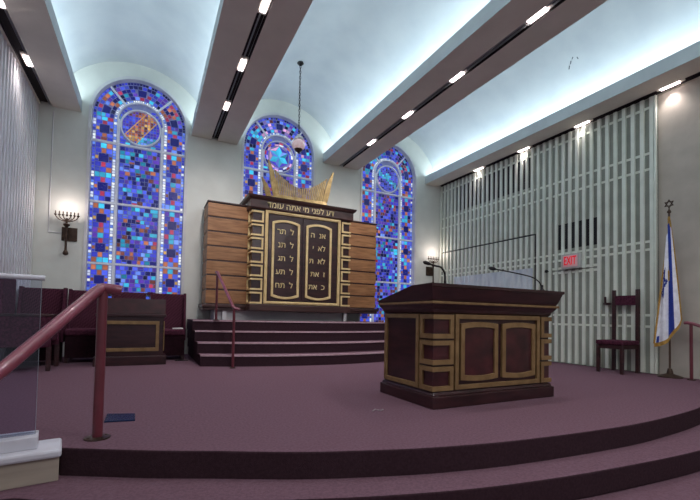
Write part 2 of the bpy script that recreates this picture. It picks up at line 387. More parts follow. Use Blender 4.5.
def window(idx, cx, light):
    random.seed(40 + idx)
    g = MB(); Yg = W + .10
    def P(u, v): return (cx + u, Yg, v)
    gap = .0055
    def quad(u0, u1, v0, v1, c):
        g.face([P(u0 + gap, v0 + gap), P(u1 - gap, v0 + gap), P(u1 - gap, v1 - gap), P(u0 + gap, v1 - gap)], 0, c)
    def polar(r0, r1, a0, a1, c, n=1):
        ga = gap / ((r0 + r1) / 2); a0 += ga; a1 -= ga; r0 += gap; r1 -= gap
        A = [a0 + (a1 - a0) * k / n for k in range(n + 1)]
        g.face([P(r0 * cos(a), WZC + r0 * sin(a)) for a in A] + [P(r1 * cos(a), WZC + r1 * sin(a)) for a in A[::-1]], 0, c)
    secs = [(WZ0, WZ1), (WZ1, WZ2), (WZ2, WZ3)]
    # central mosaic
    for z0, z1 in secs:
        z0 += .02; z1 -= .02; z = z0; h = .073; rows = int(round((z1 - z0) / h)); h = (z1 - z0) / rows
        for r in range(rows):
            v0 = z0 + r * h; u = -.325 + 0
            off = random.uniform(0, .03); cuts = [-.325]
            while cuts[-1] < .325 - .085: cuts.append(cuts[-1] + random.choice([.06, .07, .08, .09]))
            cuts[-1] = .325 if .325 - cuts[-1] < .04 else cuts[-1]
            if cuts[-1] < .325: cuts.append(.325)
            for a, b in zip(cuts, cuts[1:]):
                if random.random() < .06:
                    quad(a, b, v0, v0 + h / 2, pal(random.choice(MIXC))); quad(a, b, v0 + h / 2, v0 + h, pal(random.choice(MIXC)))
                else: quad(a, b, v0, v0 + h, pal(random.choice(MIXC)))
    # side panels with navy squares; bead strips
    def bead_v(u0, u1, z0, z1, cols):
        n = int((z1 - z0) / .05)
        for k in range(n): quad(u0, u1, z0 + (z1 - z0) * k / n, z0 + (z1 - z0) * (k + 1) / n, pal(random.choice(cols)))
    for sg in (-1, 1):
        def U(a, b): return (sg * a, sg * b) if sg > 0 else (-b, -a)
        for si, (z0, z1) in enumerate(secs + [(WZ3, WZC)]):
            z0 += .02; z1 -= .02 if si < 3 else 0
            u0, u1 = U(.383, .437); bead_v(u0, u1, z0, z1, ['white', 'white', 'white', 'sky'])
            u0, u1 = U(.70, .75); bead_v(u0, u1, z0, z1, ['sky', 'mid', 'royal', 'white'])
            u0, u1 = U(.44, .70); w = u1 - u0
            nm = 2 if si < 3 else 1; mh = (z1 - z0) / nm
            for m_ in range(nm):
                b0 = z0 + m_ * mh; sq = .155; c0 = b0 + mh / 2 - sq / 2; ub = u0 + (w - sq) / 2
                quad(ub, ub + sq, c0, c0 + sq, pal('navy'))
                for a, b in ((u0, ub), (ub + sq, u1)):
                    hs = [0, .3, .7, 1]
                    for q in range(3):
                        quad(a, b, c0 + sq * hs[q], c0 + sq * hs[q + 1], pal(['royal', random.choice(['orange', 'brown', 'gold']), 'mid'][q]))
                for lo, hi, flip in ((b0, c0, 1), (c0 + sq, b0 + mh, 0)):
                    n = max(2, int(round((hi - lo) / .075))); hh = (hi - lo) / n
                    for k in range(n):
                        v0 = lo + k * hh; near = (k == n - 1) if flip else (k == 0)
                        if near:
                            cu = [u0, u0 + w * .36, u0 + w * .64, u1]; cs = ['royal', random.choice(['red', 'orange']), 'mid']
                        else:
                            cu = [u0, u0 + w * .3, u0 + w * .66, u1]; cs = [random.choice(MIXS) for _ in range(3)]
                            if k == n // 2: cs[1] = 'cyan'
                        for a, b, cc in zip(cu, cu[1:], cs): quad(a, b, v0, v0 + hh, pal(cc))
    # arch: polar rings
    bars = [radians(48), radians(132)]
    for k in range(46):
        a0 = pi * k / 46; polar(.705, .75, a0, a0 + pi / 46, pal(random.choice(['ink', 'navy', 'royal', 'mid'])))
    for k in range(36):
        a0 = pi * k / 36; polar(.385, .43, a0, a0 + pi / 36, pal(random.choice(['white', 'white', 'sky'])))
    rings = [(.435, .50), (.50, .567), (.567, .633), (.633, .70)]
    sq_at = [radians(90), radians(14), radians(166)]
    for r0, r1 in rings:
        n = int(pi * r0 / .07)
        for k in range(n):
            a0, a1 = pi * k / n, pi * (k + 1) / n; am = (a0 + a1) / 2
            if .5 <= r0 < .62 and any(abs(am - s) < .135 for s in sq_at): continue
            col = random.choice(MIXR)
            if any(abs(am - s) < .19 for s in (radians(34), radians(146))) and random.random() < .6: col = random.choice(['red', 'orange', 'cyan'])
            if light and random.random() < .3: col = random.choice(['lilac', 'pink', 'cyan', 'sky'])
            polar(r0, r1, a0, a1, pal(col))
    for s in sq_at: polar(.505, .63, s - .125, s + .125, pal('navy'), 3)
    # roundel
    RC = .312; ZR = WZC - .088
    def disc_quad(pts, c):
        q = []
        for u, v in pts:
            d = sqrt(u * u + v * v)
            if d > RC - .004: u, v = u * (RC - .004) / d, v * (RC - .004) / d
            q.append(P(u, ZR + v))
        g.face(q, 0, c)
    if idx == 1:            # six-pointed star over pale glass
        def star_pt(r, k): return (r * sin(pi * k / 6), r * cos(pi * k / 6))
        for ring_i, (r0, r1) in enumerate(((.238, .274), (.274, .311))):
            n = 16 + 4 * ring_i
            for k in range(n):
                a0, a1 = 2 * pi * k / n + .02, 2 * pi * (k + 1) / n - .02
                cc = random.choice([['mid', 'royal', 'lilac', 'white', 'pink', 'violet'], ['royal', 'pink', 'white', 'orange', 'red', 'mid', 'navy']][ring_i])
                g.face([P(r0 * 1.01 * cos(a), ZR + r0 * 1.01 * sin(a)) for a in (a0, a1)] + [P(r1 * cos(a), ZR + r1 * sin(a)) for a in (a1, (a0 + a1) / 2, a0)], 0, pal(cc))
        ri = .235 / sqrt(3)
        for k in range(12):
            a, b = star_pt(.235 if k % 2 == 0 else ri, k), star_pt(.235 if k % 2 else ri, k + 1)
            g.face([P(0, ZR), P(a[0] * .97, ZR + a[1] * .97), P(b[0] * .97, ZR + b[1] * .97)], 0, pal(random.choice(['cyan', 'sky', 'cyan', 'teal'])))
            if k % 2 == 0:
                o1 = star_pt(.235, k); o2 = star_pt(ri, k + 1); o3 = star_pt(.235, k + 2)
                g.face([P(o1[0] * .99, ZR + o1[1] * .99), P(o2[0] * 1.06, ZR + o2[1] * 1.06), P(o3[0] * .99, ZR + o3[1] * .99)], 0, pal(random.choice(['royal', 'violet', 'mid', 'pink'])))
    else:
        s = .05; n = 7
        for iu in range(-n, n):
            for iv in range(-n, n):
                u0, v0 = iu * s, iv * s; um, vm = u0 + s / 2, v0 + s / 2
                if um * um + vm * vm > (RC + .005) ** 2: continue
                if idx == 0:
                    t = um * .80 - vm * .60
                    if abs(t) < .105: col = random.choice(['orange', 'gold', 'orange', 'brown'])
                    elif vm < -.16 and um > -.05: col = random.choice(['cyan', 'cyan', 'sky', 'teal'])
                    elif vm > .2: col = random.choice(['brown', 'orange', 'purple'])
                    else: col = random.choice(['royal', 'violet', 'mid', 'purple', 'royal'])
                else:
                    d1 = abs(vm - .02 - .5 * um + 3.2 * um * um - .05)
                    if (abs(vm + .55 * um) < .055 and abs(um) < .24) or ((um - .0) ** 2 + (vm - .08) ** 2 < .0065): col = random.choice(['cyan', 'teal', 'cyan'])
                    elif um < -.18 and vm < -.02: col = random.choice(['pink', 'lilac', 'royal'])
                    else: col = random.choice(['royal', 'violet', 'mid', 'mid', 'navy'])
                e = .004
                disc_quad([(u0 + e, v0 + e), (u0 + s - e, v0 + e), (u0 + s - e, v0 + s - e), (u0 + e, v0 + s - e)], pal(col))
        if idx == 0:        # bright edges of the diagonal band
            for tt in (-.112, .112):
                du, dv = .60, .80; L = sqrt(RC * RC - tt * tt) - .01; nx, ny = .80 * tt, -.60 * tt
                g.face([(cx + nx + du * l + .80 * w_, Yg - .002, ZR + ny + dv * l - .60 * w_) for l, w_ in ((-L, -.008), (L, -.008), (L, .008), (-L, .008))], 0, pal('gold'))
    # spandrel glass filling the inner arch around the roundel
    h = .05; k = 0
    while True:
        v0 = WZ3 + .02 + k * h; v1 = v0 + h; k += 1
        if v1 > WZC + .30: break
        vm = min(abs(v0 - ZR), abs(v1 - ZR)) if (v0 - ZR) * (v1 - ZR) > 0 else 0
        ui = sqrt(max(0, .34 ** 2 - vm ** 2))
        uo = .332 if v1 < WZC else sqrt(max(0, .355 ** 2 - (v1 - WZC) ** 2))
        if uo - ui < .012: continue
        for sg in (-1, 1):
            a, b = (ui, uo) if sg > 0 else (-uo, -ui); nn = max(1, int((b - a) / .07))
            for q in range(nn): quad(a + (b - a) * q / nn, a + (b - a) * (q + 1) / nn, v0, v1, pal(random.choice(['royal', 'mid', 'cyan', 'violet', 'royal'])))
    # ---- assemble
    arch = [(Rw * cos(pi * k / 40), WZC + Rw * sin(pi * k / 40)) for k in range(41)]
    outline = [(Rw, WZ0 - .045)] + arch + [(-Rw, WZ0 - .045)]
    lead = MB(); lead.face([(cx + u, W + .112, v) for u, v in outline]); lead.face([(cx + u, W + .135, v) for u, v in outline])
    inner = [(WR - .005, WZ0)] + [((WR - .005) * cos(pi * k / 40), WZC + (WR - .005) * sin(pi * k / 40)) for k in range(41)] + [(-(WR - .005), WZ0)]
    fr = MB(); fr.ring(outline, inner, lambda u, v, d: (cx + u, W - d, v), -.10, .02)
    root = struct(fr.build('window_%d' % (idx + 1), M['white']))
    lead.build('lead_came', M['came'], root, fix=False)
    g.build('stained_glass', M['glass'], root, fix=False)
    br = MB(); yb0, yb1 = W + .06, W + .104
    for z in (WZ1, WZ2, WZ3): br.box(cx - WR, cx + WR, yb0, yb1, z - .017, z + .017)
    for sg in (-1, 1): br.box(cx + sg * .357 - .022, cx + sg * .357 + .022, yb0 + .005, yb1, WZ0, WZC)
    half = lambda r: [(r * cos(pi * k / 32), WZC + r * sin(pi * k / 32)) for k in range(33)]
    full = lambda r: [(r * cos(2 * pi * k / 48), ZR + r * sin(2 * pi * k / 48)) for k in range(48)]
    mp = lambda u, v, d: (cx + u, W - d, v)
    br.ring(half(.382), half(.36), mp, -.104, -.06, closed=False)
    br.ring(full(.332), full(.309 if idx != 1 else .322), mp, -.104, -.06)
    for a in bars:
        c, s_ = cos(a), sin(a); wv = .016
        q = [(.38 * c - wv * s_, .38 * s_ + wv * c), (.75 * c - wv * s_, .75 * s_ + wv * c), (.75 * c + wv * s_, .75 * s_ - wv * c), (.38 * c + wv * s_, .38 * s_ - wv * c)]
        br.hexa([(cx + u, yb1, WZC + v) for u, v in q], [(cx + u, yb0 + .01, WZC + v) for u, v in q])
    br.build('glazing_bar', M['bar'], root)
for i, cx in enumerate(WINX): window(i, cx, i == 1)

# ------------------------------------------------------------------ slatted screens on the side walls
PITCH = .13; SW = .052
RAILS = [4.02, 3.32, 3.08, 1.98, 1.86, .87, .70]
ZS = 4.165
scr = thing('slatted_screen', 'tall pale green slatted screen with an exit door and dark grilles', 'slatted screen', (6.68, 5.6, 0))
D1 = (4.005, 4.865, 1.675); D2 = (5.23, 8.0, 2.44)
mb = MB(); dm1 = MB(); dm2 = MB(); ys = []
y = 3.215
while y < 8.06: ys.append(y); y += PITCH
def zone(y0, y1):
    ym = (y0 + y1) / 2
    return 1 if D1[0] < ym < D1[1] else 2 if D2[0] < ym < D2[1] else 0
for yy in ys:
    k = zone(yy, yy); zb = {0: .012, 1: D1[2] + .008, 2: D2[2] + .015}[k]
    mb.box(6.652, 6.70, yy - SW / 2, yy + SW / 2, zb, ZS)
    if k == 1: dm1.box(6.654, 6.70, yy - SW / 2, yy + SW / 2, .02, D1[2] - .008)
    if k == 2: dm2.box(6.654, 6.70, yy - SW / 2, yy + SW / 2, .02, D2[2] - .02)
for z in RAILS:
    mb.box(6.676, 6.70, 3.17, D1[0] - .01, z - .018, z + .018)
    for (a, b, zz, dm) in ((D1[0] + .012, D1[1] - .012, D1[2], dm1), (D2[0] + .012, D2[1], D2[2], dm2)):
        (dm if z < zz else mb).box(6.676, 6.70, a, b, z - .018, z + .018)
    mb.box(6.676, 6.70, D1[1] + .01, D2[0] - .01, z - .018, z + .018)
    if z > D2[2]: mb.box(6.676, 6.70, D2[1], 8.09, z - .018, z + .018)
mb.box(6.676, 6.70, D1[0], D1[1], D1[2] + .02, D1[2] + .06); dm1.box(6.676, 6.70, D1[0] + .012, D1[1] - .012, D1[2] - .06, D1[2] - .02)
mb.box(6.65, 6.70, 3.155, 3.18, .012, ZS)                                  # end post
mb.build('slat_panel', M['slat'], scr)
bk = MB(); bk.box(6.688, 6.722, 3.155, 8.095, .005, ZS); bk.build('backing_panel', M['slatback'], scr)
for (a, b, z0, z1) in ((5.37, 7.58, 3.40, 4.04), (4.04, 4.80, 2.06, 2.52)):
    v = MB(); v.box(6.682, 6.687, a, b, z0, z1); v.build('grille', M['grille'], scr)
def door(n, dm, d, ymax):
    for q in (d[0], d[1]):
        dm.box(6.678, 6.70, q - .009, q + .009, .012, d[2], 1)
    dm.box(6.678, 6.70, d[0], d[1], d[2] - .012, d[2] + .008, 1)
    return struct(dm.build('door_%d' % n, [M['slat'], M['slatback'] if n == 1 else M['grille']]))
d1 = door(1, dm1, D1, 0); d2 = door(2, dm2, D2, 0)
h = MB(); h.lathe([(.008, -.03), (.028, -.02), (.03, 0), (.024, .02), (.008, .028)], 6.60, 4.93, 12, 0, 1.68); h.tube([(6.60, 4.93, 1.68), (6.70, 4.93, 1.68)], .012, 8)
h.build('door_knob', M['black'], scr)
dr = MB()
nY = 150
def dx_(y): return 6.640 + .007 * cos(2 * pi * (y - 3.215) / .13) + .003 * sin(y * 9)
for k in range(nY):
    ya, yb_ = 5.26 + (7.5 - 5.26) * k / nY, 5.26 + (7.5 - 5.26) * (k + 1) / nY
    dr.face([(dx_(ya), ya, .60), (dx_(yb_), yb_, .60), (dx_(yb_), yb_, 1.78), (dx_(ya), ya, 1.78)])
tag(dr.build('drape', M['drape'], smooth=True), 'pale blue grey cloth hung against the slats past the reading table', 'drape')
hk = MB(); hk.box(6.585, 6.61, 3.765, 3.885, 1.035, 1.065); hk.box(6.585, 6.61, 3.845, 3.87, 1.06, 1.165); hk.box(6.60, 6.651, 3.80, 3.86, 1.03, 1.07)
tag(hk.build('wall_hook', M['chairleg'], bevel=.004), 'small dark hook bracket on the slats next to the tall chair back', 'hook')

scl = thing('slatted_screen', 'tall grey slatted screen behind the armchairs, on the wall without a flag', 'slatted screen', (-1.72, 5, 0))
mb = MB(); y = 8.02
while y > 1.0: mb.box(-1.75, -1.712, y - .03, y + .03, .012, ZS); y -= .125
for z in [4.02, 3.32, 3.08, 2.30, 2.20, .87, .70]: mb.box(-1.75, -1.732, 1, 8.09, z - .018, z + .018)
mb.build('slat_panel', M['slatL'], scl)
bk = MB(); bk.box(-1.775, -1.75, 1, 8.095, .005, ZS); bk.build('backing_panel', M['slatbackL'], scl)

# exit sign
ex = thing('exit_sign', 'white boxed EXIT sign with red letters over the slatted door', 'exit sign', (6.6, 4.45, 1.70))
b = MB(); b.box(6.575, 6.650, 4.275, 4.615, 1.685, 1.945); b.build('housing', M['exitbox'], ex, bevel=.012)
f_ = MB(); f_.box(6.568, 6.576, 4.31, 4.58, 1.715, 1.915); f_.build('face', M['exitface'], ex)
text('EXIT', 'lettering', .215, lambda x, y, z: (6.564 - z, 4.445 - x, 1.815 + y), M['exitred'], ex, .006, sx=.52, bold=.004)

# ------------------------------------------------------------------ ark steps (curved, carpeted)
AX = 2.62
def arc_edge(y0, half, sag, n=20):
    R = (half * half + sag * sag) / (2 * sag)
    return [(AX - half + 2 * half * k / n, y0 + R - sqrt(R * R - (-half + 2 * half * k / n) ** 2)) for k in range(n + 1)]
edges = [arc_edge(5.73 + .29 * k, 1.93 + .012 * k, .40) for k in range(4)]
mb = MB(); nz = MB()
for k, e in enumerate(edges):
    z0, z1 = .165 * k, .165 * (k + 1)
    e_ = e if k < 3 else e
    mb.prism(e_ + [(e_[-1][0], 8.09), (e_[0][0], 8.09)], z0 - (.0 if k == 0 else .02), z1, 0, 1)
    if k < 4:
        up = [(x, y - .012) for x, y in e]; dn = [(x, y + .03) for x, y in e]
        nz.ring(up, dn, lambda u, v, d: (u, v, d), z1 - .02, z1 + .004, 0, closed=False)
st = struct(mb.build('floor_ark_steps', [M['carpet'], M['carpet_riser']]))
nz.build('painted_tread_light', M['painted_tread_light'], st)

# ------------------------------------------------------------------ the ark
ark = thing('torah_ark', 'large wooden ark cabinet with gold framed tablet doors at the top of the steps', 'ark', (AX, 7.6, .66))
YC, YS = 7.20, 7.48
FX0, FX1 = 1.64, 3.60
pl = MB(); pl.box(1.06, 3.72, 7.56, 8.05, .66, .835); pl.build('plinth', M['white'], ark)
for x in (1.23, 3.68):
    p = MB(); p.box(x - .035, x + .035, 7.47, 7.54, .66, .84); p.build('leg', M['white'], ark, bevel=.004)
lg = MB()
lg.hexa([(.86, 7.44, .835), (4.44, 7.44, .835), (4.44, 8.06, .835), (.86, 8.06, .835)], [(.86, 7.44, .885), (4.44, 7.44, .885), (4.44, 8.06, .885), (.86, 8.06, .885)])
lg.box(.835, 4.465, 7.42, 8.06, .885, .945)
lg.box(1.60, 3.64, 7.14, 7.6, .835, .955)
lg.build('base_ledge', M['darkwood'], ark, bevel=.01)
ROWS = 7; RP = .2635
for x0, x1 in ((.897, 1.66), (3.58, 4.415)):
    s_ = MB(); s_.box(x0 + .012, x1 - .012, YS + .014, 8.06, .945, 2.79, 1)
    for k in range(ROWS):
        z0 = .945 + RP * k
        s_.box(x0, x1, YS, 8.055, z0 + .016, z0 + RP - .014, 0)
    s_.box(x0 - .012, x1 + .012, YS - .012, 8.06, 2.79, 2.815, 1)
    s_.build('side_panel', [M['wood'], M['darkwood']], ark, bevel=.004)
bd = MB(); bd.box(FX0, FX1, YC, 8.06, .955, 2.70); bd.build('body', M['mahog'], ark)
mpF = lambda Y0: (lambda u, v, d: (u, Y0 - d, v))
def rect(x0, x1, z0, z1): return [(x0, z0), (x1, z0), (x1, z1), (x0, z1)]
fr = MB(); fr.ring(rect(1.865, 3.395, .968, 2.70), rect(1.918, 3.342, 1.021, 2.647), mpF(YC), -.002, .035)
fr.ring(rect(1.882, 3.378, .985, 2.683), rect(1.9, 3.36, 1.004, 2.664), mpF(YC), .03, .045)
fr.build('door_surround', M['gold'], ark, bevel=.004)
def bowed(x0, x1, z0, z1, bulge, n=12):
    p = []
    for k in range(n + 1):
        t = k / n; p.append((x0 + (x1 - x0) * t, z0 - bulge * (1 - (2 * t - 1) ** 2)))
    for k in range(n + 1):
        t = k / n; p.append((x1 - (x1 - x0) * t, z1 + bulge * (1 - (2 * t - 1) ** 2)))
    return p
COMM_R = ['אנ  ה', 'לא  י', 'לא  ת', 'ז  את', 'כ  את']
COMM_L = ['ל  תר', 'ל  תנ', 'ל  תג', 'ל  תע', 'ל  תח']
for side, (x0, x1, px0, px1) in enumerate(((1.932, 2.595, 1.995, 2.535), (2.60, 3.328, 2.665, 3.20))):
    d = MB(); d.box(x0 + .002, x1 - .002, YC - .018, YC, 1.037, 2.633)
    dobj = d.build('door', M['mahog'], ark, bevel=.003)
    t = MB(); t.ring(bowed(px0, px1, 1.115, 2.50, .05), bowed(px0 + .042, px1 - .042, 1.153, 2.462, .047), mpF(YC), .015, .042)
    t.build('tablet_frame', M['gold'], dobj, bevel=.004)
    rows = COMM_R if side else COMM_L
    for k, s in enumerate(rows):
        z = 2.33 - .252 * k
        xr = 3.075 if side else 2.42
        text(rtl(s), 'lettering', .146, (lambda xx, zz: (lambda x, y, zd: (xx + x, YC - .025 - zd, zz + y)))(xr, z), M['letter'], dobj, .012, 'RIGHT')
pitch = (2.70 - .965) / 7
def wrap_frame(q, xc, sgx, xe, yf, ye, z0, z1, w, d):
    # a box frame that wraps a cabinet corner: strips on the front and on the side, uprights only at the far ends
    a, b_ = sorted((xc + sgx * d, xe)); c_, d_ = sorted((xc - sgx * .002, xc + sgx * d))
    for za, zb in ((z0, z0 + w), (z1 - w, z1)):
        q.box(a, b_, yf - d, yf, za, zb); q.box(c_, d_, yf, ye, za, zb)
    e0, e1 = sorted((xe, xe + sgx * w)); q.box(e0, e1, yf - d, yf, z0 + w, z1 - w)
    q.box(c_, d_, ye - w, ye, z0 + w, z1 - w)
for k in range(7):
    z0 = .968 + pitch * k; z1 = z0 + pitch - .035
    for xc, sgx, xe in ((FX0, -1, 1.835), (FX1, 1, 3.425)):
        q = MB(); wrap_frame(q, xc, sgx, xe, YC, YS - .03, z0, z1, .031, .03); q.build('corner_frame', M['gold'], ark, fix=False)
cn = MB(); prof = [(.0, 2.70), (.02, 2.725), (.02, 2.86), (.06, 2.895), (.075, 2.935)]
for (o0, z0), (o1, z1) in zip(prof, prof[1:]):
    o0 += .04; o1 += .04
    cn.hexa([(FX0 - o0, YC - o0, z0), (FX1 + o0, YC - o0, z0), (FX1 + o0, 8.06, z0), (FX0 - o0, 8.06, z0)], [(FX0 - o1, YC - o1, z1), (FX1 + o1, YC - o1, z1), (FX1 + o1, 8.06, z1), (FX0 - o1, 8.06, z1)])
co = cn.build('cornice', M['darkwood'], ark)
text(rtl('דע לפני מי אתה עומד'), 'lettering', .152, lambda x, y, z: (2.555 + x, YC - .064 - z, 2.792 + y), M['letter'], ark, .012, 'CENTER', sx=1.0)

# ornamental crown on the ark
cr = thing('ark_crown', 'brass crown ornament with flared horns on top of the ark', 'crown ornament', (2.57, 7.4, 2.935))
b = MB(); b.box(1.98, 3.15, 7.20, 7.72, 2.936, 2.975); b.box(2.01, 3.12, 7.23, 7.69, 2.975, 3.045, taper=.02); b.build('base', M['brass'], cr, bevel=.006)
for yf in (7.27,):
    f_ = MB(); n = 24
    for k in range(n):
        t = k / (n - 1); e = abs(2 * t - 1) ** 1.8
        x = 2.14 + .86 * t; hgt = .19 + .27 * e; lean = (2 * t - 1) * .09
        yo = -.02 if yf < 7.4 else .02
        f_.hexa([(x - .013, yf - .012, 3.04), (x + .013, yf - .012, 3.04), (x + .013, yf + .012, 3.04), (x - .013, yf + .012, 3.04)],
                [(x - .0145 + lean, yf - .012 + yo, 3.04 + hgt), (x + .0145 + lean, yf - .012 + yo, 3.04 + hgt + (.012 if t > .5 else -.012)), (x + .014 + lean, yf + .012 + yo, 3.04 + hgt), (x - .014 + lean, yf + .012 + yo, 3.04 + hgt)])
    f_.build('slat_row', M['brass'], cr)
for sg in (-1, 1):
    for yf, yo in ((7.27, -.05), (7.66, .05)):
        h = MB(); xb = 2.57 + sg * .505
        pr_ = [(0, .05, 0), (.04, .055, .2), (.09, .042, .42), (.16, .010, .62)]
        if yf > 7.5: pr_ = [(o, w_, h_ * .7) for o, w_, h_ in pr_]
        for (o0, w0, h0), (o1, w1, h1) in zip(pr_, pr_[1:]):
            q0 = yf + yo * h0; q1 = yf + yo * h1
            h.hexa([(xb + sg * o0 - w0, q0 - .02, 3.04 + h0), (xb + sg * o0 + w0, q0 - .02, 3.04 + h0), (xb + sg * o0 + w0, q0 + .02, 3.04 + h0), (xb + sg * o0 - w0, q0 + .02, 3.04 + h0)],
                   [(xb + sg * o1 - w1, q1 - .02, 3.04 + h1), (xb + sg * o1 + w1, q1 - .02, 3.04 + h1), (xb + sg * o1 + w1, q1 + .02, 3.04 + h1), (xb + sg * o1 - w1, q1 + .02, 3.04 + h1)])
        h.build('horn', M['brass'], cr)

# ------------------------------------------------------------------ eternal light on its chain
nx, ny = 2.30, 6.69
zt = VZ + sqrt(BAYS[1][1] ** 2 - (nx - BAYS[1][0]) ** 2)
nt_ = thing('hanging_lamp', 'small round lamp hanging on a long dark chain in front of the middle window', 'hanging lamp', (nx, ny, 3.7))
m = MB(); m.lathe([(.055, 0), (.06, -.02), (.03, -.05), (.012, -.06)], nx, ny, 16, 0, zt); m.build('canopy', M['black'], nt_, smooth=True)
m = MB(); z = zt - .05; k = 0
while z > 4.0:
    a = (.018, 0) if k % 2 == 0 else (0, .018)
    pts = [(nx + a[0] * sin(t) * .75, ny + a[1] * sin(t) * .75, z - .028 + .032 * cos(t)) for t in [2 * pi * q / 8 for q in range(9)]]
    m.tube(pts, .0055, 5, cap=False); z -= .05; k += 1
m.build('chain', M['black'], nt_)
m = MB(); m.lathe([(.012, .21), (.03, .20), (.035, .17), (.075, .15), (.08, .115), (.06, .10)], nx, ny, 18, 0, 3.80); m.build('crown_cap', M['white'], nt_, smooth=True)
m = MB(); m.lathe([(.062, .105), (.108, .06), (.118, .01), (.105, -.035), (.07, -.065)], nx, ny, 20, 0, 3.80); m.build('glass_globe', M['globe'], nt_, smooth=True)
m = MB(); m.lathe([(.075, -.06), (.066, -.085), (.03, -.11), (.012, -.13)], nx, ny, 18, 0, 3.80); m.build('base_cup', M['bronze'], nt_, smooth=True)

# ------------------------------------------------------------------ menorah sconces
def sconce(label, x, zr, yw, xplate, pl_half, zpl, cable):
    s = thing('menorah_sconce', label, 'wall sconce', (x, yw, zr - .55))
    p = MB(); p.box(xplate - pl_half, xplate + pl_half, yw - .02, yw, zpl - .115, zpl + .115); p.build('backplate', M['bronze'], s, bevel=.006)
    st = MB(); st.tube([(x, yw - .10, zr - .62), (x, yw - .10, zr - .05)], .017, 10); st.tube([(x, yw - .10, zpl), (x, yw - .01, zpl)], .014, 8)
    st.lathe([(.01, -.05), (.035, -.035), (.042, -.01), (.03, .02), (.018, .04)], x, yw - .10, 14, 0, zr - .62)
    st.lathe([(.02, -.03), (.045, 0), (.05, .02), (.02, .035)], x, yw - .10, 14, 0, zr - .17); st.build('stem', M['bronze'], s, smooth=True)
    for k in (1, 2, 3):
        a = MB(); r = .052 * k
        pts = [(x + r * sin(t), yw - .10, zr - .02 - .5 * r * (1 + cos(t)) * .9) for t in [-pi / 2 + pi * q / 12 - pi / 2 * 0 for q in range(13)]]
        pts = [(x - r * cos(t), yw - .10, zr - (.03 + .28 * r + .03) * sin(t)) for t in [pi * q / 14 for q in range(15)]]
        a.tube(pts, .008, 7); a.build('arm', M['bronze'], s, smooth=True)
    for k in range(-3, 4):
        xx = x + .052 * k
        a = MB(); a.lathe([(.006, -.02), (.02, 0), (.022, .008), (.008, .012)], xx, yw - .10, 10, 0, zr); a.lathe([(.009, .012), (.009, .055), (.003, .064)], xx, yw - .10, 8, 0, zr)
        a.build('candle_holder', M['bronze'], s)
    if cable:
        c = MB(); c.tube([(-1.52, yw - .006, 4.1), (-1.52, yw - .006, 2.07)], .009, 6); c.tube([(-1.52, yw - .006, 2.075), (xplate - pl_half, yw - .006, 2.075)], .008, 6)
        c.build('cable', M['white'], s)
    return s
sconce('seven branched bronze menorah sconce on the wall above the high back chairs', -1.262, 2.36, W, -1.23, .11, 2.06, True)
sconce('seven branched bronze menorah sconce in the corner past the reading table', 6.41, 2.27, W, 6.36, .11, 1.96, False)

# ------------------------------------------------------------------ reading table (bimah)
bm_ = thing('reading_table', 'large mahogany reading table with gold framed panels and a sloping top', 'reading table', (2.9, 3.1, 0))
BX0, BX1, BY0, BY1 = 2.16, 3.62, 2.68, 3.44
b = MB(); b.box(BX0 - .032, BX1 + .032, BY0 - .045, BY1 + .045, .0, .105); b.box(BX0 - .022, BX1 + .022, BY0 - .03, BY1 + .03, .105, .135, taper=.012); b.build('base', M['mahog'], bm_, bevel=.008)
b = MB(); b.box(BX0, BX1, BY0, BY1, .13, .82); b.build('body', M['mahog'], bm_)
c = MB()
prof = [(.0, .80), (.015, .815), (.02, .84), (.045, .865), (.055, .885)]
for (o0, z0), (o1, z1) in zip(prof, prof[1:]):
    c.hexa([(BX0 - o0, BY0 - o0, z0), (BX1 + o0, BY0 - o0, z0), (BX1 + o0, BY1 + o0, z0), (BX0 - o0, BY1 + o0, z0)], [(BX0 - o1, BY0 - o1, z1), (BX1 + o1, BY0 - o1, z1), (BX1 + o1, BY1 + o1, z1), (BX0 - o1, BY1 + o1, z1)])
c.build('cornice', M['mahog'], bm_)
c = MB(); c.box(BX0 - .072, BX1 + .072, BY0 - .072, BY1 + .03, .885, .907); c.build('gold_molding', M['goldtrim'], bm_, bevel=.004)
t = MB()
xa, xb, ya, yb_ = BX0 - .06, BX1 + .03, BY0 - .06, BY1 + .03
oa = .045
prf = [(ya, .907), (ya - .015, .93), (ya - oa, 1.02), (ya - oa - .012, 1.028), (ya - oa - .012, 1.052), (ya + .22, 1.045), (yb_ + .02, .925), (yb_, .907)]
n = len(prf)
outx = [0, .012, oa, oa + .012, oa + .012, oa + .012, .02, 0]
v = [(xa - o, y, z) for (y, z), o in zip(prf, outx)] + [(xb + o, y, z) for (y, z), o in zip(prf, outx)]
t.faces(v, [tuple(range(n)), tuple(range(n, 2 * n))[::-1]] + [(i, (i + 1) % n, n + (i + 1) % n, n + i) for i in range(n)])
t.build('sloping_top', M['mahog'], bm_)
mp = mpF(BY0); ms = lambda u, v, d: (BX0 - d, u, v)
g = MB(); g.ring(rect(2.385, 3.468, .145, .80), rect(2.425, 3.428, .185, .76), mp, -.002, .022); g.build('panel_frame', M['goldtrim'], bm_, bevel=.003)
for x0, x1 in ((2.445, 2.895), (2.95, 3.40)):
    pnl = MB(); pnl.prism(bowed(x0 + .03, x1 - .03, .245, .70, .012), .0, .008, mp=mp); po = pnl.build('front_panel', M['mahog_panel'], bm_)
    r_ = MB(); r_.ring(bowed(x0, x1, .225, .72, .016), bowed(x0 + .045, x1 - .045, .27, .675, .014), mp, -.002, .024); r_.build('frame', M['goldtrim'], po, bevel=.003)
pn = MB(); pn.ring(rect(2.865, 3.43, .145, .80), rect(2.905, 3.39, .185, .76), ms, -.002, .022); pn.box(BX0 - .004, BX0 + .001, 2.905, 3.39, .185, .76, 1)
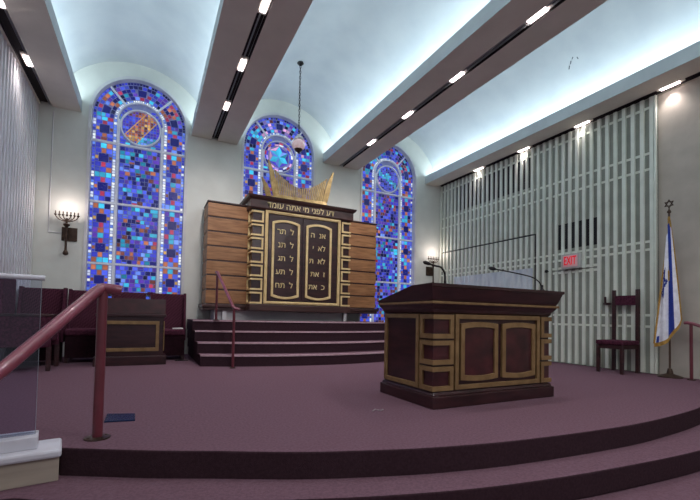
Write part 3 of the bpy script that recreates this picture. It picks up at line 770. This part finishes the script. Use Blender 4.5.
pn.build('side_panel', [M['goldtrim'], M['mahog']], bm_, bevel=.003)
for k in range(3):
    z0 = .145 + .2225 * k; z1 = z0 + .205
    for xc, sgx, xe in ((BX0, -1, 2.365), (BX1, 1, 3.49)):
        q = MB(); wrap_frame(q, xc, sgx, xe, BY0, 2.845, z0, z1, .04, .022)
        b0, b1 = sorted((xc + sgx * .004, xe + sgx * .03)); q2 = MB(); q2.box(b0, b1, BY0 - .004, 2.81, z0 + .035, z1 - .035)
        fo = q.build('corner_frame', M['goldtrim'], bm_, fix=False); q2.build('panel', M['mahog_panel'], fo)

def mic(label, pts, r=.006):
    m = thing('gooseneck_microphone', label, 'microphone', pts[0])
    p = MB(); p.lathe([(.03, 0), (.03, .012), (.014, .03), (.012, .07)], pts[0][0], pts[0][1], 12, 0, pts[0][2] + .008); p.build('base', M['black'], m, smooth=True)
    p = MB(); p.tube(catmull(pts, 8), r, 8); p.build('gooseneck', M['black'], m, smooth=True)
    a, b_ = Vector(pts[-2]), Vector(pts[-1]); d = (b_ - a).normalized()
    p = MB(); p.tube([b_ - d * .01, b_ + d * .015, b_ + d * .06, b_ + d * .075], [.009, .017, .017, .008], 10); p.build('microphone_head', M['black'], m, smooth=True)
mic('short black gooseneck microphone bending over the table in front of the corner sconce', [(2.463, 2.9, 1.036), (2.462, 2.9, 1.12), (2.455, 2.9, 1.187), (2.413, 2.9, 1.236), (2.354, 2.9, 1.245), (2.284, 2.9, 1.258)], .009)
s_ = 2.75 / 3.1
mic('long black gooseneck microphone arching low over the table before the slatted screen',
    [(3.616, 2.75, 1.048), (3.606, 2.75, 1.11), (3.553, 2.75, 1.165), (3.434, 2.75, 1.203), (3.147, 2.75, 1.23), (2.944, 2.75, 1.244)])

# ------------------------------------------------------------------ small lectern
lc = thing('lectern', 'low dark wood lectern with one gold framed panel before the high back chairs', 'lectern', (-.2, 6.75, 0))
lx0, lx1, ly0, ly1 = -.63, .17, 6.56, 6.98
b = MB(); b.box(lx0 - .04, lx1 + .085, ly0 - .04, ly1 + .02, 0, .13); b.build('base', M['mahog'], lc, bevel=.008)
b = MB(); b.box(lx0, lx1 + .04, ly0, ly1, .12, .70); b.build('body', M['mahog'], lc)
b = MB(); b.box(lx0 - .03, lx1 + .07, ly0 - .03, ly1 + .02, .70, .745); b.build('molding', M['mahog'], lc, bevel=.008)
b = MB(); b.faces([(lx0 - .02, ly0 - .02, .745), (lx1 + .06, ly0 - .02, .745), (lx1 + .06, ly1, .745), (lx0 - .02, ly1, .745), (lx0 - .02, ly0, .965), (lx1 + .06, ly0, .965), (lx1 + .06, ly1, .80), (lx0 - .02, ly1, .80)],
                  [(3, 2, 1, 0), (4, 5, 6, 7), (0, 1, 5, 4), (1, 2, 6, 5), (2, 3, 7, 6), (3, 0, 4, 7)]); b.build('sloping_top', M['mahog_panel'], lc, bevel=.006)
g = MB(); g.ring(rect(lx0 + .02, lx1 - .02, .20, .64), rect(lx0 + .065, lx1 - .065, .25, .59), mpF(ly0), -.002, .02)
for x in (lx0, lx1 + .04):
    g.box(x - .012, x + .012, ly0 + .0, ly0 + .05, .20, .64)
g.build('panel_frame', M['goldtrim'], lc, bevel=.003)
for (x, hh, lab) in ((-.50, .035, 'tiny blue stand-in for a window glimpse on the lectern, beside the handrail post'), (-.02, .05, 'dark-rimmed blue stand-in for a window glimpse, in front of a gap between chairs')):
    cgl = thing('glimpse_stand_in', lab, 'window glimpse stand-in', (x, 6.60, .955))  # made-up cup shape standing in for window light between the chairs
    p = MB(); p.lathe([(.018, 0), (.022, .01), (.022, hh), (.018, hh + .004)], x, 6.60, 12, 0, .952); p.build('cup', M['glimpse_blue'], cgl, smooth=True)
    p = MB(); p.lathe([(.028, hh), (.03, hh + .012), (.012, hh + .03)], x, 6.60, 12, 0, .952); p.build('lid', M['black'], cgl, smooth=True)

# ------------------------------------------------------------------ high-back chairs along the window wall
def wing_chair(label, loc):
    x, y, z = loc; w = .275
    c = thing('high_back_chair', label, 'chair', loc, 'high back chairs along the window wall')
    b = MB(); b.box(x - w, x + w, y + .20, y + .29, .40, 1.10); b.build('backrest', M['fabric_back'], c, bevel=.02)
    for s in (-1, 1):
        q = MB(); xx = x + s * (w - .012)
        q.prism([(y + .29, .30), (y + .29, 1.115), (y + .16, 1.115), (y + .08, .72), (y + .06, .52), (y + .06, .30)], xx - .02, xx + .02, mp=lambda u, v, d: (d, u, v)); q.build('wing', M['fabric'], c, bevel=.008)
    q = MB(); q.box(x - w + .02, x + w - .02, y - .27, y + .22, .40, .50); q.build('seat', M['fabric'], c, bevel=.025)
    q = MB(); q.box(x - w + .03, x + w - .03, y - .25, y + .24, .07, .40); q.build('seat_base', M['darkfab'], c, bevel=.006)
    for sx in (-1, 1):
        for yy in (y - .225, y + .25):
            l = MB(); l.box(x + sx * (w - .05) - .022, x + sx * (w - .05) + .022, yy - .022, yy + .022, 0, .31); l.build('leg', M['chairleg'], c, bevel=.004)
    return c
wc = wing_chair('high back burgundy chair beside the steps, with a white booklet on its seat', (.30, 7.35, 0))
dup(wc, (-.27, 7.35, 0), 'high back burgundy chair hidden behind the low lectern')
dup(wc, (-.84, 7.35, 0), 'high back burgundy chair directly below the menorah sconce, next to the lectern')
dup(wc, (-1.395, 7.10, 0), 'high back burgundy chair behind the patterned armchair, in the corner')

ac = thing('armchair', 'patterned burgundy armchair turned sideways behind the glass balustrade', 'armchair', (-1.38, 6.49, 0))
ax0, ax1, ay0, ay1 = -1.69, -1.09, 6.20, 6.78
b = MB(); b.hexa([(ax0 + .0, ay0, .40), (ax0 + .10, ay0, .40), (ax0 + .10, ay1, .40), (ax0 + .0, ay1, .40)], [(ax0 - .02, ay0, 1.19), (ax0 + .10, ay0, 1.19), (ax0 + .10, ay1, 1.19), (ax0 - .02, ay1, 1.19)]); b.build('backrest', M['fabric'], ac, bevel=.03)
for yy in (ay0, ay1 - .07):
    b = MB(); b.box(ax0 + .02, ax1, yy, yy + .07, .30, .69); ar = b.build('armrest', M['fabric'], ac, bevel=.015)
    q = MB(); q.box(ax0 + .08, ax1 + .01, yy - .008, yy + .078, .69, .72); q.build('arm_cap', M['chairleg'], ar, bevel=.008)
b = MB(); b.box(ax0 + .08, ax1 - .02, ay0 + .07, ay1 - .07, .36, .50); b.build('seat', M['fabric'], ac, bevel=.025)
for xx in (ax0 + .06, ax1 - .025):
    for yy in (ay0 + .035, ay1 - .035):
        l = MB(); l.box(xx - .025, xx + .025, yy - .025, yy + .025, 0, .70 if xx > -1.3 else .38); l.build('leg', M['chairleg'], ac, bevel=.004)
bk = MB(); bk.box(.36, .52, 7.10, 7.24, .502, .522); tag(bk.build('booklet', M['paper'], bevel=.003), 'white booklet lying on the seat of the chair beside the steps', 'booklet')
vt = MB(); vt.box(.40, .60, 6.93, 6.99, .0, .012, 0)
for k in range(6): vt.box(.41 + .031 * k, .43 + .031 * k, 6.935, 6.985, .012, .015)
tag(vt.build('floor_vent', M['black']), 'small dark vent strip in the carpet beside the steps', 'vent')

# ------------------------------------------------------------------ tall wooden chair by the slatted screen
tc = thing('tall_back_chair', 'tall dark wooden chair with open back and padded seat beside the flag', 'chair', (6.45, 3.53, 0))
for yy in (3.36, 3.70):
    l = MB(); l.hexa([(6.53, yy - .024, 0), (6.575, yy - .024, 0), (6.575, yy + .024, 0), (6.53, yy + .024, 0)], [(6.545, yy - .024, 1.26), (6.585, yy - .024, 1.26), (6.585, yy + .024, 1.26), (6.545, yy + .024, 1.26)])
    l.build('back_post', M['chairleg'], tc, bevel=.005)
    l = MB(); l.box(6.13, 6.175, yy - .022, yy + .022, 0, .42); l.build('leg', M['chairleg'], tc, bevel=.005)
b = MB(); b.box(6.545, 6.58, 3.38, 3.68, 1.02, 1.17); b.build('back_panel', M['fabric'], tc, bevel=.008)
b = MB(); b.box(6.12, 6.56, 3.335, 3.725, .42, .485); b.build('seat', M['fabric'], tc, bevel=.015)
b = MB(); b.box(6.14, 6.55, 3.35, 3.71, .36, .42); b.build('seat_frame', M['chairleg'], tc, bevel=.004)

# ------------------------------------------------------------------ flag on its pole
fx, fy = 6.56, 2.95
fl = thing('flag_stand', 'white and blue flag with gold fringe on a pole with a star on top', 'flag', (fx, fy, 0))
b = MB(); b.lathe([(.15, 0), (.15, .012), (.10, .03), (.04, .05), (.025, .12)], fx, fy, 22); b.build('base', M['bronze'], fl, smooth=True)
b = MB(); b.tube([(fx, fy, .03), (fx, fy, 2.33)], .013, 10); b.build('pole', M['poleW'], fl, smooth=True)
b = MB(); b.lathe([(.012, 0), (.024, .01), (.024, .03), (.01, .05), (.006, .08)], fx, fy, 12, 0, 2.32)
for q in (0, 1):
    tri = [(.065 * sin(2 * pi * k / 3 + q * pi), .065 * cos(2 * pi * k / 3 + q * pi)) for k in range(3)]; tin = [(u * .72, v_ * .72) for u, v_ in tri]
    b.ring(tri, tin, lambda u, v_, d: (fx + d, fy + u, 2.455 + v_), -.007, .007)
b.build('finial', M['bronze'], fl)
random.seed(3)
NS, NT = 60, 60
def flag_pt(s, t):
    # hoist end runs down the pole, the cloth falls from it in folds
    sp = t ** .8
    yoff = (-.165 + .32 * s) * (.10 + .90 * sp) * .9
    z = 2.27 - .34 * s * (1 - t * .1) - (1.52 - .02 * s) * t - .10 * sin(pi * s) * t + .06 * (1 - s) * t
    fold = (.006 + .014 * t) * sin(s * 15 + 1.5 * t) + .004 * sin(s * 31 + 4 * t)
    return (fx - .02 + fold - .10 * sp * s, fy + yoff + .012 * sin(s * 15 + 2.2), z)
def flag_col(s, t):
    if .24 < s < .48 or (.80 < s < .95 and t > .93): return rgb(32, 58, 150)
    # star: two triangle outlines
    u, v = (t - .46) * 1.5 / .24, (s - .80) * 1.0 / .22
    def tri(u, v, sg):
        d = max(sg * v - .5, -.5 * sg * v + .866 * u - .5, -.5 * sg * v - .866 * u - .5); return d
    for sg in (1, -1):
        d = tri(u, v, sg)
        if -.17 < d < .0: return rgb(30, 50, 140)
    return rgb(232, 234, 242)
m = MB()
for i in range(NS):
    for j in range(NT):
        s0, s1, t0, t1 = i / NS, (i + 1) / NS, j / NT, (j + 1) / NT
        m.face([flag_pt(s0, t0), flag_pt(s1, t0), flag_pt(s1, t1), flag_pt(s0, t1)], 0, flag_col((s0 + s1) / 2, (t0 + t1) / 2))
cl = m.build('flag_cloth', M['flag'], fl, smooth=True)
m = MB()
edge = [flag_pt(0, k / 30) for k in range(31)] + [flag_pt(k / 30, 1) for k in range(31)] + [flag_pt(1, 1 - k / 30) for k in range(31)]
for a, b_ in zip(edge, edge[1:]):
    if (Vector(a) - Vector(b_)).length < 1e-6: continue
    zz = .045
    m.face([(a[0] - .008, a[1], a[2] + .008), (b_[0] - .008, b_[1], b_[2] + .008), (b_[0] - .008, b_[1] - .004, b_[2] - zz), (a[0] - .008, a[1] - .004, a[2] - zz)])
    m.face([(a[0] - .004, a[1] - .014, a[2]), (b_[0] - .004, b_[1] - .014, b_[2]), (b_[0] - .004, b_[1] + .012, b_[2]), (a[0] - .004, a[1] + .012, a[2])])
m.build('fringe', M['fringe'], cl)
m = MB(); m.tube([(fx - .01, fy + .008, 2.25), (fx - .03, fy - .01, 1.9), (fx - .035, fy - .015, 1.5)], .007, 6); m.lathe([(.006, .06), (.018, .04), (.016, -.08), (.01, -.10)], fx - .035, fy - .015, 8, 0, 1.45); m.build('tassel', M['fringe'], fl)

# ------------------------------------------------------------------ handrails
def rail(label, posts, path, r, sx=1.0, flange=True):
    o = thing('handrail', label, 'handrail', posts[0][0])
    for a, b_ in posts:
        p = MB(); p.tube([a, b_], r * .92, 14); po = p.build('post', M['railred'], o, smooth=True)
        if flange:
            f_ = MB(); f_.lathe([(r * 2.3, 0), (r * 2.3, .008), (r * 1.2, .012)], a[0], a[1], 20, 0, a[2])
            for k in range(4): f_.lathe([(.008, .008), (.008, .014)], a[0] + r * 1.75 * cos(k * pi / 2 + .6), a[1] + r * 1.75 * sin(k * pi / 2 + .6), 8, 0, a[2])
            f_.build('flange', M['bronze'], po)
    t = MB(); t.tube(path, r * 1.05, 14, sx=sx); t.build('rail', M['railtop'], o, smooth=True)
    return o
px, py = -.252, 2.834
rail('burgundy handrail sloping down past the glass balustrade, its post near the platform edge',
     [((px, py, 0), (px, py, .89)), ((px - .67, py - 1.11, -.31), (px - .67, py - 1.11, .11))],
     [(px + .10, py + .005, .895), (px + .03, py, .905), (px - .005, py, .905), (px - .028, py - .045, .885), (px - .325, py - .54, .492), (px - .67, py - 1.11, .09), (px - .71, py - 1.18, .05)], .030)
rail('slim burgundy handrail climbing the ark steps',
     [((1.09, 5.80, 0), (1.09, 5.80, .835)), ((1.0, 6.86, .66), (1.0, 6.86, 1.44))],
     [(1.16, 5.79, .835), (1.10, 5.79, .845), (1.085, 5.85, .87), (1.0, 6.84, 1.46), (.99, 6.92, 1.465)], .021)
rail('burgundy handrail beside the flag stand, with a single post in view',
     [((6.53, 2.69, 0), (6.53, 2.69, .745)), ((6.48, 1.75, -.31), (6.48, 1.75, .40))],
     [(6.53, 2.765, .765), (6.53, 2.73, .768), (6.53, 2.66, .752), (6.48, 1.72, .40)], .021)

# ------------------------------------------------------------------ low parapet with glass balustrade
pa = thing('parapet', 'low tan parapet with white cap at the edge of the platform', 'parapet', (-.9, 2.58, -.155))
dx, dy = -.988, -.155; nx_, ny_ = .155, -.988     # along the parapet; towards the viewer side
def PP(a, b_): return (-.428 + dx * a + nx_ * b_, 2.70 + dy * a + ny_ * b_)   # a along, b outward
def slab(m, a0, a1, b0, b1, z0, z1, mi=0):
    q = [PP(a0, b0), PP(a1, b0), PP(a1, b1), PP(a0, b1)]
    m.hexa([(x, y, z0) for x, y in q], [(x, y, z1) for x, y in q], mi)
m = MB(); slab(m, -.012, 1.24, -.14, .06, -.155, -.025); m.build('base', M['basetan'], pa, bevel=.004)
m = MB(); slab(m, -.022, 1.24, -.165, .085, -.025, .02); m.build('cap', M['capwhite'], pa, bevel=.014)
m = MB(); slab(m, .085, 1.24, -.10, .02, .02, .085); slab(m, .085, 1.24, -.10, -.075, .085, .094); m.build('glass_channel', M['capwhite'], pa, bevel=.006)
gb = thing('glass_balustrade', 'clear glass panel with pale rounded top rail standing on the parapet', 'balustrade', (-.9, 2.58, .085))
m = MB(); slab(m, .10, 1.23, -.055, -.043, .086, .935); gp = m.build('glass_panel', M['clear'], gb)
m = MB(); slab(m, .0975, .0995, -.056, -.042, .086, .935); m.build('edge', M['glassedge'], gp)
m = MB(); a_, b_ = PP(.085, -.05), PP(1.23, -.05); m.tube([(a_[0], a_[1], .942), (b_[0], b_[1], .942)], .0145, 14); m.build('top_rail', M['capwhite'], gb, smooth=True)

# ------------------------------------------------------------------ floor plate and paper scrap
m = MB(); m.faces([(-.25, 3.21, .0), (-.06, 3.18, .0), (-.065, 3.37, .0), (-.25, 3.44, .0), (-.25, 3.21, .012), (-.06, 3.18, .012), (-.065, 3.37, .012), (-.25, 3.44, .012)], [(4, 5, 6, 7), (0, 1, 5, 4), (1, 2, 6, 5), (2, 3, 7, 6), (3, 0, 4, 7)])
tag(m.build('floor_plate', M['plate_reflection'], bevel=.003), 'dark rectangular plate, blue window reflection painted in, set in the carpet behind the handrail post', 'floor plate')
m = MB(); m.tube([(1.63, 2.78, .006), (1.67, 2.80, .012), (1.70, 2.77, .006), (1.74, 2.79, .006)], .005, 6)
tag(m.build('paper_scrap', M['scrap']), 'tiny pale scrap on the carpet in front of the reading table', 'scrap')

# ------------------------------------------------------------------ recessed lights and lamps
WHERE = ['above the grey slatted screen', 'in the beam nearer the wall sconce and armchairs', 'in the beam over the reading table', 'above the green slatted screen']
ORD = ['first', 'second', 'third', 'fourth']
LX = [-1.59, 1.046, 3.808, 6.64]
PROTO = None
for i in range(4):
    ylist = [6.82, 5.62] if i == 0 else [6.71, 5.49, 4.28, 2.97][: 3 if i == 1 else 4]
    for k, y in enumerate(ylist):
        lab = 'recessed light %s, %s from the window wall' % (WHERE[i], ORD[k])
        if PROTO is None:
            PROTO = thing('recessed_light', lab, 'recessed light', (LX[i], y, ZB), 'recessed lights in the ceiling beams')
            h = MB(); h.box(LX[i] - .052, LX[i] + .052, y - .17, y + .17, ZB + .030, ZB + .048); h.build('housing', M['soffit'], PROTO)
            h = MB(); h.box(LX[i] - .034, LX[i] + .034, y - .12, y + .12, ZB + .008, ZB + .030); h.build('lamp', M['lampglow'], PROTO, bevel=.006)
        else:
            dup(PROTO, (LX[i], y, ZB), lab)

def area(name, loc, rot, sx, sy, power, col, spread=None):
    l = bpy.data.lights.new(name, 'AREA'); l.shape = 'RECTANGLE'; l.size = sx; l.size_y = sy; l.energy = power; l.color = col
    if spread: l.spread = radians(spread)
    o = bpy.data.objects.new(name, l); C.objects.link(o); o.location = loc; o.rotation_euler = rot; return o
def spot(name, loc, rot, power, col, ang=100, blend=.8, r=.05):
    l = bpy.data.lights.new(name, 'SPOT'); l.energy = power; l.color = col; l.spot_size = radians(ang); l.spot_blend = blend; l.shadow_soft_size = r
    o = bpy.data.objects.new(name, l); C.objects.link(o); o.location = loc; o.rotation_euler = rot; return o
def point(name, loc, power, col, r=.03):
    l = bpy.data.lights.new(name, 'POINT'); l.energy = power; l.color = col; l.shadow_soft_size = r
    o = bpy.data.objects.new(name, l); C.objects.link(o); o.location = loc; return o

COVE = (.78, .92, 1.0)
for bi, (cx, R) in enumerate(BAYS):
    for sg, edge_ in ((-1, BEAMS[bi][1]), (1, BEAMS[bi + 1][0])):
        x = edge_ + sg * .16
        area('cove_lamp', (x, 2.4, ZB + .10), (pi, radians(-22) * sg * -1, 0), .10, 11.4, 76, COVE)
WARM = (1.0, .90, .90)
for i in range(4):
    ylist = [6.82, 5.62, 4.4, 3.0, 1.6] if i == 0 else [6.71, 5.49, 4.28, 2.97, 1.6]
    for y in ylist:
        tilt = radians({6.71: 14, 5.49: 30, 4.28: 26}.get(y, 0)) if i in (1, 2) else 0
        spot('downlight_lamp', (LX[i], y, ZB - .01), (tilt, 0, 0), 84 if i in (1, 2) else 18, WARM, 125, 1.0)
for sx_, sz_ in ((-1.262, 2.55), (6.41, 2.46)):
    for o_ in (-.07, .07): point('sconce_lamp', (sx_ + o_, W - .22, sz_ - .03), 1.9, (1, .83, .79), .03)
# added fill light out of view behind the camera, brightening the whole sanctuary
area('hall_fill_light', (2.5, -1.5, 4.0), (radians(20), 0, 0), 5, 2, 120, (1, .95, .95))

w = bpy.data.worlds.new('hall_air'); SC.world = w; w.use_nodes = True
bg = w.node_tree.nodes['Background']; bg.inputs['Color'].default_value = (.75, .8, .95, 1); bg.inputs['Strength'].default_value = .30

# ------------------------------------------------------------------ camera
YAW, PIT, ROL, F, SY = .4695, .0305, .0193, 396.54, 54.75
fw = Vector((sin(YAW) * cos(PIT), cos(YAW) * cos(PIT), sin(PIT))); r0 = Vector((cos(YAW), -sin(YAW), 0)); u0 = r0.cross(fw)
r2 = r0 * cos(ROL) + u0 * sin(ROL); u2 = -r0 * sin(ROL) + u0 * cos(ROL)
cd = bpy.data.cameras.new('camera'); cam = bpy.data.objects.new('camera', cd); C.objects.link(cam)
cam.matrix_world = Matrix(((r2.x, u2.x, -fw.x, 0), (r2.y, u2.y, -fw.y, 0), (r2.z, u2.z, -fw.z, .76), (0, 0, 0, 1)))
cd.sensor_width = 36; cd.lens = F / 700 * 36; cd.shift_y = SY / 700; cd.clip_start = .05
SC.camera = cam
SC.view_settings.view_transform = 'Standard'
SC.view_settings.exposure = 0
